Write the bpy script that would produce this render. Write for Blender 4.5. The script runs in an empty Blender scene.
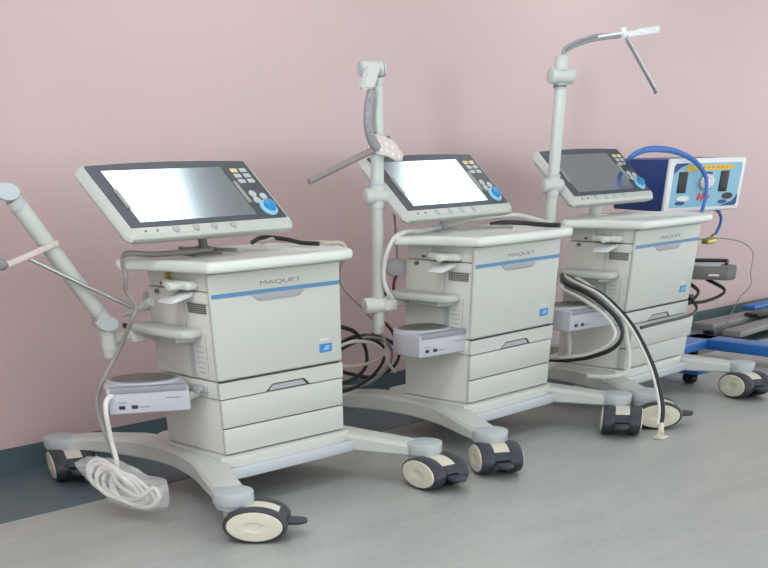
import bpy, bmesh, math, random
from mathutils import Vector, Matrix
random.seed(4)
SC = bpy.context.scene
COL = SC.collection
R = math.radians

# ------------------------------------------------------------------ materials
def mat(name, col, rough=.5, metal=0., spec=.5, noise=0., nscale=20., col2=None, bump=0., alpha=1., trans=0., coat=0.):
    m = bpy.data.materials.new(name); m.use_nodes = True
    nt = m.node_tree; b = nt.nodes['Principled BSDF']
    b.inputs['Base Color'].default_value = (*col, 1)
    b.inputs['Roughness'].default_value = rough
    b.inputs['Metallic'].default_value = metal
    b.inputs['Specular IOR Level'].default_value = spec
    b.inputs['Alpha'].default_value = alpha
    b.inputs['Transmission Weight'].default_value = trans
    b.inputs['Coat Weight'].default_value = coat
    if noise or bump or col2:
        tc = nt.nodes.new('ShaderNodeTexCoord'); n = nt.nodes.new('ShaderNodeTexNoise')
        n.inputs['Scale'].default_value = nscale; n.inputs['Detail'].default_value = 5
        nt.links.new(tc.outputs['Object'], n.inputs['Vector'])
        if noise or col2:
            r = nt.nodes.new('ShaderNodeValToRGB'); r.color_ramp.elements[0].position = .35; r.color_ramp.elements[1].position = .65
            c2 = col2 or tuple(c*(1-noise) for c in col)
            r.color_ramp.elements[0].color = (*c2, 1); r.color_ramp.elements[1].color = (*col, 1)
            nt.links.new(n.outputs['Fac'], r.inputs['Fac']); nt.links.new(r.outputs['Color'], b.inputs['Base Color'])
        if bump:
            bp = nt.nodes.new('ShaderNodeBump'); bp.inputs['Strength'].default_value = bump; bp.inputs['Distance'].default_value = .002
            nt.links.new(n.outputs['Fac'], bp.inputs['Height']); nt.links.new(bp.outputs['Normal'], b.inputs['Normal'])
    return m

M = dict(
    wall=mat('wall_pink_paint', (.61, .445, .45), .42, noise=.03, nscale=1.6),
    teal=mat('teal_paint', (.085, .135, .155), .45, noise=.12, nscale=5),
    ceil=mat('ceiling_paint', (.84, .85, .85), .7, noise=.02),
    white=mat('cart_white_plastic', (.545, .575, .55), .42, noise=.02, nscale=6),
    side=mat('cart_plastic_side_lit', (.71, .73, .675), .45, noise=.03, nscale=8),  # same plastic as the fronts; side lighting put into a lighter, warmer colour
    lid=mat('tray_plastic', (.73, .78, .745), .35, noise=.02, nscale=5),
    cap=mat('grey_blue_plastic', (.44, .49, .52), .4, noise=.02),
    bumper=mat('bumper_grey_blue', (.50, .55, .60), .4, noise=.02),
    cream=mat('caster_cream_plastic', (.66, .63, .53), .45, noise=.05, nscale=15),
    rubber=mat('dark_rubber', (.035, .04, .055), .5, noise=.1),
    black=mat('black_plastic', (.012, .013, .015), .4, noise=.1),
    gap=mat('seam_shadow_gap', (.05, .05, .05), .7, noise=.1),
    stripe=mat('blue_stripe', (.085, .25, .48), .4, noise=.03),
    grip=mat('grey_grip', (.40, .41, .44), .35, noise=.03),
    text=mat('grey_lettering', (.22, .23, .23), .5, noise=.02),
    badge=mat('blue_badge', (.04, .22, .62), .4, noise=.02),
    bezel=mat('display_bezel', (.052, .066, .085), .5, noise=.05),
    screen=mat('screen_glass', (.53, .65, .70), .17, metal=1., noise=.02),
    slider=mat('slider_grey', (.33, .33, .30), .4, noise=.05),
    btn=mat('button_pale', (.50, .54, .56), .4, noise=.03),
    btny=mat('button_yellow', (.75, .63, .33), .4, noise=.03),
    dial=mat('dial_pale_blue', (.30, .60, .78), .4, noise=.05),
    dialb=mat('dial_blue', (.03, .28, .60), .4, noise=.05),
    box=mat('monitor_box_plastic', (.50, .51, .58), .4, noise=.03),
    boxt=mat('monitor_top_grey', (.27, .29, .33), .4, noise=.03),
    pan=mat('heater_plate', (.17, .165, .155), .4, metal=.2, noise=.15, nscale=40),
    steel=mat('steel', (.55, .54, .55), .35, metal=.8, noise=.05),
    rod=mat('mauve_grey_rod', (.26, .22, .23), .5, noise=.05),
    hose=mat('grey_flexible_hose', (.30, .30, .33), .5, noise=.2, nscale=90),
    pink=mat('beige_clamp_plastic', (.66, .58, .55), .5, noise=.12, nscale=120),
    cgrey=mat('cable_grey', (.30, .29, .27), .5, noise=.05),
    cwhite=mat('cable_white', (.74, .75, .72), .45, noise=.05),
    cbeige=mat('cable_beige', (.50, .44, .37), .5, noise=.05),
    cblack=mat('cable_black', (.02, .02, .024), .4, noise=.05),
    cred=mat('cable_maroon', (.14, .03, .035), .5, noise=.05),
    hblue=mat('blue_hose', (.05, .17, .52), .4, noise=.05),
    navy=mat('navy_paint', (.018, .06, .23), .4, noise=.05),
    blue=mat('blue_paint', (.025, .17, .52), .4, noise=.05),
    sky=mat('panel_light_blue', (.25, .50, .66), .4, noise=.03, nscale=8),
    pwhite=mat('panel_white', (.78, .80, .82), .4, noise=.02),
    yellow=mat('banner_yellow', (.75, .45, .04), .4, noise=.03),
    red=mat('logo_red', (.60, .04, .08), .4, noise=.03),
    brass=mat('brass', (.58, .47, .13), .35, metal=.6, noise=.05),
    dgrey=mat('dark_grey_metal', (.16, .16, .155), .45, noise=.06),
    grey=mat('grey_metal', (.24, .25, .25), .45, noise=.06),
    bag=mat('clear_plastic_film', (.93, .94, .96), .18, alpha=.26, spec=1.0),
)
def floor_mat():
    m = bpy.data.materials.new('grey_floor'); m.use_nodes = True; nt = m.node_tree; b = nt.nodes['Principled BSDF']
    tc = nt.nodes.new('ShaderNodeTexCoord')
    n1 = nt.nodes.new('ShaderNodeTexNoise'); n1.inputs['Scale'].default_value = 2.2; n1.inputs['Detail'].default_value = 6; n1.inputs['Roughness'].default_value = .6
    n2 = nt.nodes.new('ShaderNodeTexNoise'); n2.inputs['Scale'].default_value = 45; n2.inputs['Detail'].default_value = 4
    mp = nt.nodes.new('ShaderNodeMapping'); mp.inputs['Scale'].default_value = (1, 3.2, 1); mp.inputs['Rotation'].default_value = (0, 0, .5)
    nt.links.new(tc.outputs['Object'], mp.inputs['Vector']); nt.links.new(mp.outputs[0], n1.inputs['Vector']); nt.links.new(tc.outputs['Object'], n2.inputs['Vector'])
    r = nt.nodes.new('ShaderNodeValToRGB'); e = r.color_ramp.elements
    e[0].position = .3; e[0].color = (.365, .39, .375, 1); e[1].position = .72; e[1].color = (.455, .475, .455, 1)
    nt.links.new(n1.outputs['Fac'], r.inputs['Fac'])
    mx = nt.nodes.new('ShaderNodeMixRGB'); mx.blend_type = 'MULTIPLY'; mx.inputs[0].default_value = .22
    nt.links.new(r.outputs[0], mx.inputs[1]); nt.links.new(n2.outputs['Fac'], mx.inputs[2]); nt.links.new(mx.outputs[0], b.inputs['Base Color'])
    v = nt.nodes.new('ShaderNodeTexVoronoi'); v.inputs['Scale'].default_value = 3.1     # sparse dark specks
    nt.links.new(tc.outputs['Object'], v.inputs['Vector'])
    lt = nt.nodes.new('ShaderNodeMath'); lt.operation = 'LESS_THAN'; lt.inputs[1].default_value = .022
    nt.links.new(v.outputs['Distance'], lt.inputs[0])
    mx2 = nt.nodes.new('ShaderNodeMixRGB'); mx2.inputs[2].default_value = (.09, .085, .08, 1)
    nt.links.new(lt.outputs[0], mx2.inputs[0]); nt.links.new(mx.outputs[0], mx2.inputs[1]); nt.links.new(mx2.outputs[0], b.inputs['Base Color'])
    b.inputs['Roughness'].default_value = .42
    return m
M['floor'] = floor_mat()

# ------------------------------------------------------------------ mesh helpers
def link(name, bm, m, parent=None, smooth=True, loc=None, rot=None):
    me = bpy.data.meshes.new(name)
    bmesh.ops.recalc_face_normals(bm, faces=bm.faces)
    bm.to_mesh(me); bm.free()
    mats = m if isinstance(m, (list, tuple)) else [m]
    for k in mats: me.materials.append(M[k])
    o = bpy.data.objects.new(name, me); COL.objects.link(o)
    if smooth:
        me.shade_smooth()
        try: me.set_sharp_from_angle(angle=R(35))
        except Exception: pass
    if parent: o.parent = parent
    if loc: o.location = loc
    if rot: o.rotation_euler = rot
    return o
def tag(o, label, cat, group=None, kind=None):
    o['label'] = label
    if cat: o['category'] = cat
    if group: o['group'] = group
    if kind: o['kind'] = kind
    return o
def empty(name, loc=(0, 0, 0), rz=0, parent=None):
    o = bpy.data.objects.new(name, None); COL.objects.link(o); o.empty_display_size = .05
    o.location = loc; o.rotation_euler = (0, 0, rz)
    if parent: o.parent = parent
    return o
def addbox(bm, a, b, bev=0., seg=2, mi=0, mtx=None):
    t = bmesh.new(); bmesh.ops.create_cube(t, size=1)
    s = [b[i]-a[i] for i in range(3)]; c = [(a[i]+b[i])/2 for i in range(3)]
    for v in t.verts: v.co = Vector((v.co.x*s[0]+c[0], v.co.y*s[1]+c[1], v.co.z*s[2]+c[2]))
    if bev: bmesh.ops.bevel(t, geom=t.edges[:], offset=min(bev, min(map(abs, s))*.48), segments=seg, affect='EDGES', profile=.5)
    merge(bm, t, mi, mtx)
def merge(bm, t, mi=0, mtx=None):
    if mtx: bmesh.ops.transform(t, matrix=mtx, verts=t.verts)
    for f in t.faces: f.material_index = mi
    me = bpy.data.meshes.new('t'); t.to_mesh(me); t.free()
    bm.from_mesh(me); bpy.data.meshes.remove(me)
def addprism(bm, pts, z0, z1, bev=0., seg=2, mi=0, mtx=None, inset=None):
    t = bmesh.new(); vs = [t.verts.new((p[0], p[1], z0)) for p in pts]; f = t.faces.new(vs)
    r = bmesh.ops.extrude_face_region(t, geom=[f])
    top = [v for v in r['geom'] if isinstance(v, bmesh.types.BMVert)]
    for v in top: v.co.z = z1
    t.normal_update()
    if bev:
        es = [e for e in t.edges if abs(e.verts[0].co.z-e.verts[1].co.z) < 1e-6]
        bmesh.ops.bevel(t, geom=es, offset=bev, segments=seg, affect='EDGES', profile=.5)
    if inset:
        t.faces.ensure_lookup_table(); tf = max((f for f in t.faces if abs(f.normal.z) > .9 and abs(f.calc_center_median().z-z1) < 1e-4), key=lambda f: f.calc_area())
        bmesh.ops.inset_region(t, faces=[tf], thickness=inset[0])
        bmesh.ops.inset_region(t, faces=[tf], thickness=inset[1]*1.5)
        for v in tf.verts: v.co.z -= inset[1]
    merge(bm, t, mi, mtx)
def addcyl(bm, c, r, d, axis=(0, 0, 1), seg=32, mi=0, bev=0., sz=1., r2=None, mtx=None):
    """cylinder centred at c, length d along axis; sz flattens the whole solid in z about its centre"""
    t = bmesh.new(); bmesh.ops.create_cone(t, cap_ends=True, segments=seg, radius1=r, radius2=r if r2 is None else r2, depth=d)
    if bev:
        es = [e for e in t.edges if abs(e.verts[0].co.z-e.verts[1].co.z) < 1e-6 and len(e.link_faces) == 2]
        bmesh.ops.bevel(t, geom=es, offset=bev, segments=2, affect='EDGES', profile=.5)
    q = Vector((0, 0, 1)).rotation_difference(Vector(axis).normalized())
    m_ = Matrix.Translation(c) @ Matrix.Diagonal((1, 1, sz, 1)) @ q.to_matrix().to_4x4()
    bmesh.ops.transform(t, matrix=m_, verts=t.verts)
    merge(bm, t, mi, mtx)
def catmull(pts, n=8):
    P = [Vector(p) for p in pts]
    if len(P) < 3: return P
    Q = [2*P[0]-P[1]]+P+[2*P[-1]-P[-2]]; out = []
    for i in range(1, len(Q)-2):
        a, b, c, d = Q[i-1:i+3]
        for k in range(n):
            t = k/n
            out.append(.5*((2*b)+(c-a)*t+(2*a-5*b+4*c-d)*t*t+(3*b-a-3*c+d)*t**3))
    out.append(P[-1]); return out
def addtube(bm, pts, r, seg=10, mi=0, smooth=True, n=8, radii=None):
    P = catmull(pts, n) if smooth else [Vector(p) for p in pts]
    t = bmesh.new(); rings = []; N = None
    for i, p in enumerate(P):
        T = (P[min(i+1, len(P)-1)]-P[max(i-1, 0)]).normalized()
        if N is None: N = T.orthogonal().normalized()
        else:
            N = N-T*N.dot(T); N = N.normalized() if N.length > 1e-6 else T.orthogonal().normalized()
        B = T.cross(N); rr = r if radii is None else radii[0]+(radii[1]-radii[0])*i/(len(P)-1)
        rings.append([t.verts.new(p+(N*math.cos(a)+B*math.sin(a))*rr) for a in [2*math.pi*k/seg for k in range(seg)]])
    for a, b in zip(rings, rings[1:]):
        for k in range(seg): t.faces.new((a[k], a[(k+1) % seg], b[(k+1) % seg], b[k]))
    t.faces.new(rings[0][::-1]); t.faces.new(rings[-1])
    merge(bm, t, mi)
def tube(name, pts, r, m, parent=None, **k):
    bm = bmesh.new(); addtube(bm, pts, r, **k); return link(name, bm, m, parent)
def text_mesh(name, body, w, h, m, parent, mtx, extr=.0006):
    c = bpy.data.curves.new(name, 'FONT'); c.body = body; c.align_x = 'CENTER'; c.align_y = 'CENTER'
    o = bpy.data.objects.new(name, c); COL.objects.link(o)
    bpy.context.view_layer.update()
    me = bpy.data.meshes.new_from_object(o.evaluated_get(bpy.context.evaluated_depsgraph_get()))
    bpy.data.objects.remove(o); bpy.data.curves.remove(c)
    xs = [v.co.x for v in me.vertices]; ys = [v.co.y for v in me.vertices]
    cx, cy = (max(xs)+min(xs))/2, (max(ys)+min(ys))/2; sx = w/(max(xs)-min(xs)); sy = h/(max(ys)-min(ys))
    bm = bmesh.new(); bm.from_mesh(me); bpy.data.meshes.remove(me)
    for v in bm.verts: v.co = Vector(((v.co.x-cx)*sx, (v.co.y-cy)*sy, 0))
    r = bmesh.ops.extrude_face_region(bm, geom=bm.faces[:])
    for v in [g for g in r['geom'] if isinstance(g, bmesh.types.BMVert)]: v.co.z = extr
    bmesh.ops.transform(bm, matrix=mtx, verts=bm.verts)
    return link(name, bm, m, parent, smooth=False)
def frame(o, ex, ey, ez):
    m = Matrix.Identity(4)
    for i, v in enumerate((ex, ey, ez)):
        for j in range(3): m[j][i] = v[j]
    for j in range(3): m[j][3] = o[j]
    return m

# ------------------------------------------------------------------ measured scene
CARTS = [((1.8308, 2.4276, 0), -.0083), ((2.8026, 2.3819, 0), .0465), ((3.6405, 2.3701, 0), .0466)]
W = .45; D = .28
ZB, ZN, ZD, ZM, ZS, ZT = .132, .195, .263, .303, .485, .5315
WALL_Y = 3.27

# ------------------------------------------------------------------ setting
bm = bmesh.new(); addbox(bm, (-6, -6, -.1), (12, WALL_Y, 0)); o = link('floor', bm, 'floor', smooth=False); o['kind'] = 'structure'
bm = bmesh.new(); addbox(bm, (-6, WALL_Y, -.1), (12, WALL_Y+.12, 1.87))
o = link('wall_back', bm, 'wall', smooth=False); o['kind'] = 'structure'
bm = bmesh.new(); addbox(bm, (-6, WALL_Y-.006, 0), (12, WALL_Y, .0655)); o = link('baseboard_back', bm, 'teal', smooth=False); o['kind'] = 'structure'
bm = bmesh.new(); addbox(bm, (-6, 2.785, 0), (12, WALL_Y-.006, .0015)); o = link('trim_1', bm, 'teal', smooth=False); o['kind'] = 'structure'
# unseen wall added at left to block low sun; tall end dims back wall
bm = bmesh.new(); addbox(bm, (-.45, -4, 0), (-.25, WALL_Y, .665)); addbox(bm, (-.45, 2.05, .665), (-.25, WALL_Y, 1.75)); o = link('blocker_wall_left', bm, 'wall', smooth=False); o['kind'] = 'structure'

bm = bmesh.new(); addbox(bm, (-.45, -2.5, 1.75), (9, WALL_Y, 1.87)); o = link('ceiling', bm, 'ceil', smooth=False); o['kind'] = 'structure'

# ------------------------------------------------------------------ casters
def caster(parent, cap, ctr, yaw):
    """cap = swivel point, ctr = centre between the twin wheels, yaw = rolling direction"""
    RX, SZ = .086, .47
    root_m = Matrix.Translation((ctr[0], ctr[1], 0)) @ Matrix.Rotation(yaw, 4, 'Z')
    cz = RX*SZ+.0005
    bm = bmesh.new()     # housing between the wheels (cream hood, dark rear)
    pts = []
    for k in range(13):
        a = R(200-190*k/12); pts.append((math.cos(a)*(RX*.96), math.sin(a)*(RX*.96)*SZ))
    for (rng, mi) in (((0, 10), 0), ((10, 12), 1)):
        sub = pts[rng[0]:rng[1]+1]+[(0, -.01)]
        t = bmesh.new(); a_ = [t.verts.new((p[0], -.024, p[1])) for p in sub]; b_ = [t.verts.new((p[0], .024, p[1])) for p in sub]
        t.faces.new(a_); t.faces.new(b_[::-1])
        for k in range(len(sub)): t.faces.new((a_[k], a_[(k+1) % len(sub)], b_[(k+1) % len(sub)], b_[k]))
        merge(bm, t, mi, root_m @ Matrix.Translation((0, 0, cz)))
    addcyl(bm, (cap[0], cap[1], .062), .030, .036, mi=0)
    h = link('caster', bm, ['cream', 'rubber'], parent)
    for s in (-1, 1):
        bm = bmesh.new()
        # tyre: lathe profile around the axle (y), flattened to the wheel's oval
        prof = [(.64, .006), (.70, .0215), (.80, .0225), (.93, .021), (.985, .014), (1.0, 0), (.985, -.014), (.93, -.021), (.80, -.0225), (.64, -.0225)]
        seg = 48; t = bmesh.new(); rings = []
        for k in range(seg):
            a = 2*math.pi*k/seg
            rings.append([t.verts.new((math.cos(a)*RX*q[0], q[1]*s, math.sin(a)*RX*q[0]*SZ)) for q in prof])
        for k in range(seg):
            A, B = rings[k], rings[(k+1) % seg]
            for j in range(len(prof)): t.faces.new((A[j], A[(j+1) % len(prof)], B[(j+1) % len(prof)], B[j]))
        merge(bm, t, 0, root_m @ Matrix.Translation((0, s*.044, cz)))
        link('wheel', bm, 'rubber', h)
        bm = bmesh.new(); t = bmesh.new(); rings = []; 
        prof = [(.86, -.02), (.86, .0225), (.82, .0255), (.5, .0275), (.30, .027), (.24, .0245), (.02, .024)]
        for k in range(seg):
            a = 2*math.pi*k/seg
            rings.append([t.verts.new((math.cos(a)*RX*q[0], q[1]*s, math.sin(a)*RX*q[0]*SZ)) for q in prof])
        for k in range(seg):
            A, B = rings[k], rings[(k+1) % seg]
            for j in range(len(prof)-1): t.faces.new((A[j], A[j+1], B[j+1], B[j]))
        t.faces.new([r_[-1] for r_ in rings])
        merge(bm, t, 0, root_m @ Matrix.Translation((0, s*.044, cz)))
        link('hub_cap', bm, 'cream', h)
    bm = bmesh.new()
    ring = [(math.cos(R(a))*.034+.100, math.sin(R(a))*.026) for a in range(-90, 91, 15)]
    addprism(bm, [(.06, -.020)]+ring+[(.06, .020)], .034, .044, bev=.003, mtx=root_m)
    link('brake_pedal', bm, 'rubber', h)
    bm = bmesh.new(); addcyl(bm, (cap[0], cap[1], .092), .055, .030, bev=.004, seg=40); addcyl(bm, (cap[0], cap[1], .0735), .049, .01, seg=40)
    link('swivel_cap', bm, 'cap', h)
    return h

# ------------------------------------------------------------------ ventilator
DISP = [(.115, .109, .622, .003, .573), (.15, .185, .614, .002, .603), (.196, .234, .616, -.009, .596)]
CAST = [ # (FL, FR, RL, RR): centre, yaw
    [((-.112, -.258), -46), ((.575, -.262), -97), ((-.128, .628), -111), ((.60, .62), -60)],
    [((-.160, -.243), -127), ((.540, -.262), -147), ((-.13, .62), -80), ((.59, .62), -70)],
    [((-.118, -.245), -51), ((.558, -.250), -112), ((-.12, .62), -80), ((.59, .62), -70)]]
def ventilator(i, label):
    loc, rz = CARTS[i]
    root = empty('ventilator_cart', loc, rz); tag(root, label, 'ventilator', 'ventilators on wheeled carts along the pink wall')
    # --- base
    bm = bmesh.new()
    cl = [(-.140, -.200), (-.085, -.075), (-.030, .045), (.006, .17), (.016, .26), (.010, .36), (-.018, .48), (-.058, .60), (-.125, .680)]
    wd = [.042, .046, .050, .052, .052, .052, .050, .048, .044]
    for sgn in (0, 1):
        P = catmull([(x, y, w_) for (x, y), w_ in zip(cl, wd)], 5)
        t = bmesh.new(); rings = []
        for k, p in enumerate(P):
            T = (P[min(k+1, len(P)-1)]-P[max(k-1, 0)]); T.z = 0; T.normalize(); N = Vector((-T.y, T.x, 0)); w_ = p.z
            d = min(1, abs((Vector((p.x, p.y))-Vector((-.14, -.2))).length)/.28, (Vector((p.x, p.y))-Vector((-.125, .68))).length/.28)
            zt = .104+.022*d; zb = .074+.004*d
            sec = [(-w_, zb+.004), (-w_+.004, zb), (w_-.004, zb), (w_, zb+.004), (w_, zt-.010), (w_-.008, zt-.002), (w_-.02, zt), (-w_+.02, zt), (-w_+.008, zt-.002), (-w_, zt-.010)]
            ring = []
            for q, z in sec:
                x, y = p.x+N.x*q, p.y+N.y*q
                if sgn: x = W-x
                ring.append(t.verts.new((x, y, z)))
            rings.append(ring)
        for A, B in zip(rings, rings[1:]):
            for k in range(len(A)): t.faces.new((A[k], A[(k+1) % len(A)], B[(k+1) % len(A)], B[k]))
        t.faces.new(rings[0]); t.faces.new(rings[-1][::-1]); bmesh.ops.recalc_face_normals(t, faces=t.faces)
        merge(bm, t)
    addprism(bm, [(-.02, -.0), (.04, -.024), (W-.04, -.024), (W+.02, 0), (W-.0, .36), (W-.06, .40), (.06, .40), (0, .36)], .077, .131, bev=.009, seg=3)
    base = link('base_frame', bm, 'white', root)
    bm = bmesh.new(); addprism(bm, [(-.012, -.030), (.03, -.036), (W-.03, -.036), (W+.012, -.030), (W-.02, -.012), (.02, -.012)], .079, .107, bev=.003)
    link('bumper', bm, 'bumper', base)
    caps = [(-.14, -.2), (W+.14, -.2), (-.125, .678), (W+.125, .678)]
    for c, (ctr, a) in zip(caps, CAST[i]): caster(root, c, ctr, R(a))
    # --- drawer cabinet
    bm = bmesh.new()
    addbox(bm, (.006, .012, ZB), (W-.006, D, ZD-.001), .003)
    addbox(bm, (.0, .008, ZD), (W, D, ZM-.0025), .004)
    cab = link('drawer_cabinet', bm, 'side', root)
    bm = bmesh.new(); addbox(bm, (.010, .006, ZB+.002), (W-.010, .02, ZM+.004)); link('inner_carcass', bm, 'gap', cab, smooth=False)
    pull = [(0, 0), (0, 0), (.034, .022)][i]
    for (z0, z1, pl) in ((ZN+.0012, ZD-.0012, pull[0]), (ZB+.002, ZN-.0012, pull[1])):
        bm = bmesh.new(); addbox(bm, (.002, -.0-pl, z0), (W-.002, .012, z1), .003); link('drawer_front', bm, 'white', cab)
    # upper strip with the trapezoid hand recess
    bm = bmesh.new(); z0, z1 = ZD+.0012, ZM-.003
    up = [(0, z0), (.158, z0), (.183, ZD+.017), (.300, ZD+.017), (.322, z0), (W, z0), (W, z1), (0, z1)]
    t = bmesh.new(); a_ = [t.verts.new((p[0], 0, p[1])) for p in up]; b_ = [t.verts.new((p[0], .012, p[1])) for p in up]
    t.faces.new(a_); t.faces.new(b_[::-1])
    for k in range(len(up)): t.faces.new((a_[k], a_[(k+1) % len(up)], b_[(k+1) % len(up)], b_[k]))
    merge(bm, t); link('upper_strip', bm, 'white', cab, smooth=False)
    bm = bmesh.new(); addprism(bm, [(.17, 0), (.31, 0), (.295, .012), (.187, .012)], 0, .004, mtx=frame((0, .006, ZD+.002), (1, 0, 0), (0, 0, 1), (0, -1, 0)))
    link('drawer_handle', bm, 'grip', cab, smooth=False)
    # --- patient unit
    bm = bmesh.new()
    addbox(bm, (.002, .010, ZM+.001), (W-.002, D, .492), .004)
    addbox(bm, (.006, .010, .4935), (W-.006, D-.004, ZT), .004)
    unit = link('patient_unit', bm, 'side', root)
    bm = bmesh.new(); addbox(bm, (0, 0, ZM+.0015), (W, .014, ZT-.001), .005, 3); link('front_cover', bm, 'white', unit)
    bm = bmesh.new(); addbox(bm, (.004, -.0015, ZS-.0045), (W-.002, .002, ZS+.004), .0006, 1); link('blue_stripe', bm, 'stripe', unit, smooth=False)
    bm = bmesh.new(); addprism(bm, [(.132, 0), (.320, 0), (.300, -.0135), (.290, -.0155), (.165, -.0155), (.153, -.0135)], 0, .004, bev=.001, mtx=frame((0, .002, ZS-.004), (1, 0, 0), (0, 0, 1), (0, -1, 0)))
    link('cover_grip', bm, 'grip', unit)
    text_mesh('lettering', 'MAQUET', .142, .0105, 'text', unit, frame((.236, 0, .5015), (1, 0, 0), (0, 0, 1), (0, -1, 0)))
    bm = bmesh.new(); addbox(bm, (.363, -.001, .331), (.410, .002, .351), .0006, 1); b_ = link('blue_badge', bm, 'badge', unit, smooth=False)
    bm = bmesh.new(); addbox(bm, (.378, -.0016, .336), (.397, 0, .3405)); addbox(bm, (.384, -.0016, .3405), (.400, 0, .346)); link('badge_mark', bm, 'sky', b_, smooth=False)
    bm = bmesh.new(); addbox(bm, (.366, -.0006, .358), (.400, .002, .363)); link('faded_label', bm, 'side', unit, smooth=False)
    # side details (left face, u = 0)
    bm = bmesh.new()
    for r_ in range(5):
        for c_ in range(9): addbox(bm, (-.0005, .024+c_*.0088, .4485+r_*.0041), (.004, .0300+c_*.0088, .4512+r_*.0041))
    addbox(bm, (-.0003, .010, .4685), (.004, .104, .4692))
    link('vent_grille', bm, 'dgrey', unit, smooth=False)
    bm = bmesh.new()
    addbox(bm, (.0012, .1165, .309), (.004, .1180, .490)); addbox(bm, (.0012, .040, .309), (.004, .0415, .405))
    for k in range(6):
        addbox(bm, (.0012, .052, .318+k*.0115), (.004, .088-.004*(k % 2), .3195+k*.0115))
    link('side_seams', bm, 'grip', unit, smooth=False)
    bm = bmesh.new(); addbox(bm, (-.001, .093, .310), (.004, .110, .378), .001, 1); link('connector_strip', bm, 'cap', unit)
    bm = bmesh.new(); addcyl(bm, (.0, .232, .484), .008, .006, (1, 0, 0), sz=.6); addcyl(bm, (.0, .205, .502), .005, .006, (1, 0, 0), sz=.6); link('gas_port', bm, 'dgrey', unit)
    # side outlet stub with flap
    bm = bmesh.new(); addbox(bm, (-.030, .050, .497), (.008, .165, .515), .008, 3); addcyl(bm, (-.034, .095, .5055), .014, .05, (1, 0, 0), sz=.62, bev=.003)
    out = link('expiratory_outlet', bm, 'lid', root)
    bm = bmesh.new(); addprism(bm, [(.0, .492), (-.060, .480), (-.074, .473), (-.060, .473), (0, .483)], .070, .128, bev=.001, mtx=Matrix(((1, 0, 0, 0), (0, 0, 1, 0), (0, 1, 0, 0), (0, 0, 0, 1)))); link('outlet_flap', bm, 'pwhite', out)
    bm = bmesh.new(); addbox(bm, (-.010, .168, .500), (.006, .176, .530), .002); link('outlet_lever', bm, 'brass' if i == 0 else 'side', out)
    # shelf on the side rail
    bm = bmesh.new(); addprism(bm, [(0, .052), (0, .285), (-.035, .300), (-.070, .285), (-.080, .25), (-.075, .085), (-.06, .055), (-.04, .046)], .398, .417, bev=.007, seg=3)
    addprism(bm, [(0, .08), (0, .24), (-.045, .22), (-.05, .10)], .386, .400, bev=.003)
    sh = link('side_shelf', bm, 'white', root)
    bm = bmesh.new(); addcyl(bm, (-.070, .300, .410), .008, .02, (-.5, -.86, 0), sz=.7); link('shelf_screw', bm, 'black', sh)
    bm = bmesh.new(); addbox(bm, (-.075, .26, .375), (.02, .31, .402), .006); addbox(bm, (-.10, .275, .377), (.0, .287, .389), .003); link('shelf_bracket', bm, 'side', sh)
    bm = bmesh.new(); addcyl(bm, (-.012, .075, .283), .016, .026, (-1, -.2, 0), sz=.6, bev=.003); addcyl(bm, (-.025, .060, .283), .007, .01, (-1, -.4, 0), sz=.7)
    addbox(bm, (-.010, .05, .276), (.004, .26, .290), .003); link('side_rail_clip', bm, 'grip' if i == 0 else 'side', root)
    if i == 0:
        bm = bmesh.new(); addtube(bm, [(-.06, .315, .431), (-.058, .25, .447), (-.052, .19, .468)], .007, smooth=False, radii=(.004, .010)); link('cable_guide', bm, 'white', root)
        bm = bmesh.new(); addprism(bm, [(-.012, .438), (.010, .438), (.010, .478), (.002, .478)], .282, .300, bev=.002, mtx=Matrix(((1, 0, 0, 0), (0, 0, 1, 0), (0, 1, 0, 0), (0, 0, 0, 1)))); link('rear_bracket', bm, 'grip', root)
    # --- top tray
    bm = bmesh.new()
    ol = [(-.022, -.020), (-.012, -.030), (.04, -.036), (.225, -.040), (.41, -.036), (.462, -.030), (.486, -.012), (.520, .060), (.545, .105), (.549, .135), (.538, .160), (.505, .190), (.480, .27), (.455, .31), (.41, .325), (.225, .332), (.04, .325), (-.005, .31), (-.042, .275), (-.085, .262), (-.105, .245), (-.107, .222), (-.085, .195), (-.055, .12), (-.038, .04)]
    ol = [(p.x, p.y) for p in catmull([(a, b, 0) for a, b in ol]+[(ol[0][0], ol[0][1], 0)], 3)][:-1]
    addprism(bm, ol, .5335, .5555, bev=.0085, seg=4, inset=(.016, .0025))
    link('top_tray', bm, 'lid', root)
    bm = bmesh.new(); addbox(bm, (.01, .004, .529), (W-.01, D-.01, .5345)); link('tray_gasket', bm, 'gap', root, smooth=False)
    # --- display
    bu, bv, bz, yaw, ti = DISP[i]; w, h = .497, .201
    ex = Vector((math.cos(yaw), math.sin(yaw), 0)); ey = Vector((-math.sin(yaw)*math.cos(ti), math.cos(yaw)*math.cos(ti), math.sin(ti))); n = ex.cross(ey)
    F = frame((bu, bv, bz), ex, ey, n)
    bm = bmesh.new(); t = bmesh.new()
    def ring(x0, x1, y0, y1, z, c=.012, bow=.006):
        pts = [(x0+c, y0), (x1-c, y0), (x1, y0+c), (x1, y1-c), (x1-c, y1), (x1*.4, y1+bow), (0, y1+bow*1.3), (x0*.4, y1+bow), (x0+c, y1), (x0, y1-c), (x0, y0+c)]
        return [t.verts.new((p[0], p[1], z)) for p in pts]
    rs = [ring(-.2515, .2515, -.002, .2035, .0, .006), ring(-.2575, .2555, -.021, .2065, -.001), ring(-.268, .262, -.025, .211, -.008, .012), ring(-.272, .264, -.024, .213, -.016, .012), ring(-.266, .258, -.014, .205, -.028, .02), ring(-.20, .20, .02, .16, -.045, .03)]
    for A, B in zip(rs, rs[1:]):
        for k in range(len(A)): t.faces.new((A[k], A[(k+1) % len(A)], B[(k+1) % len(A)], B[k]))
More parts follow.
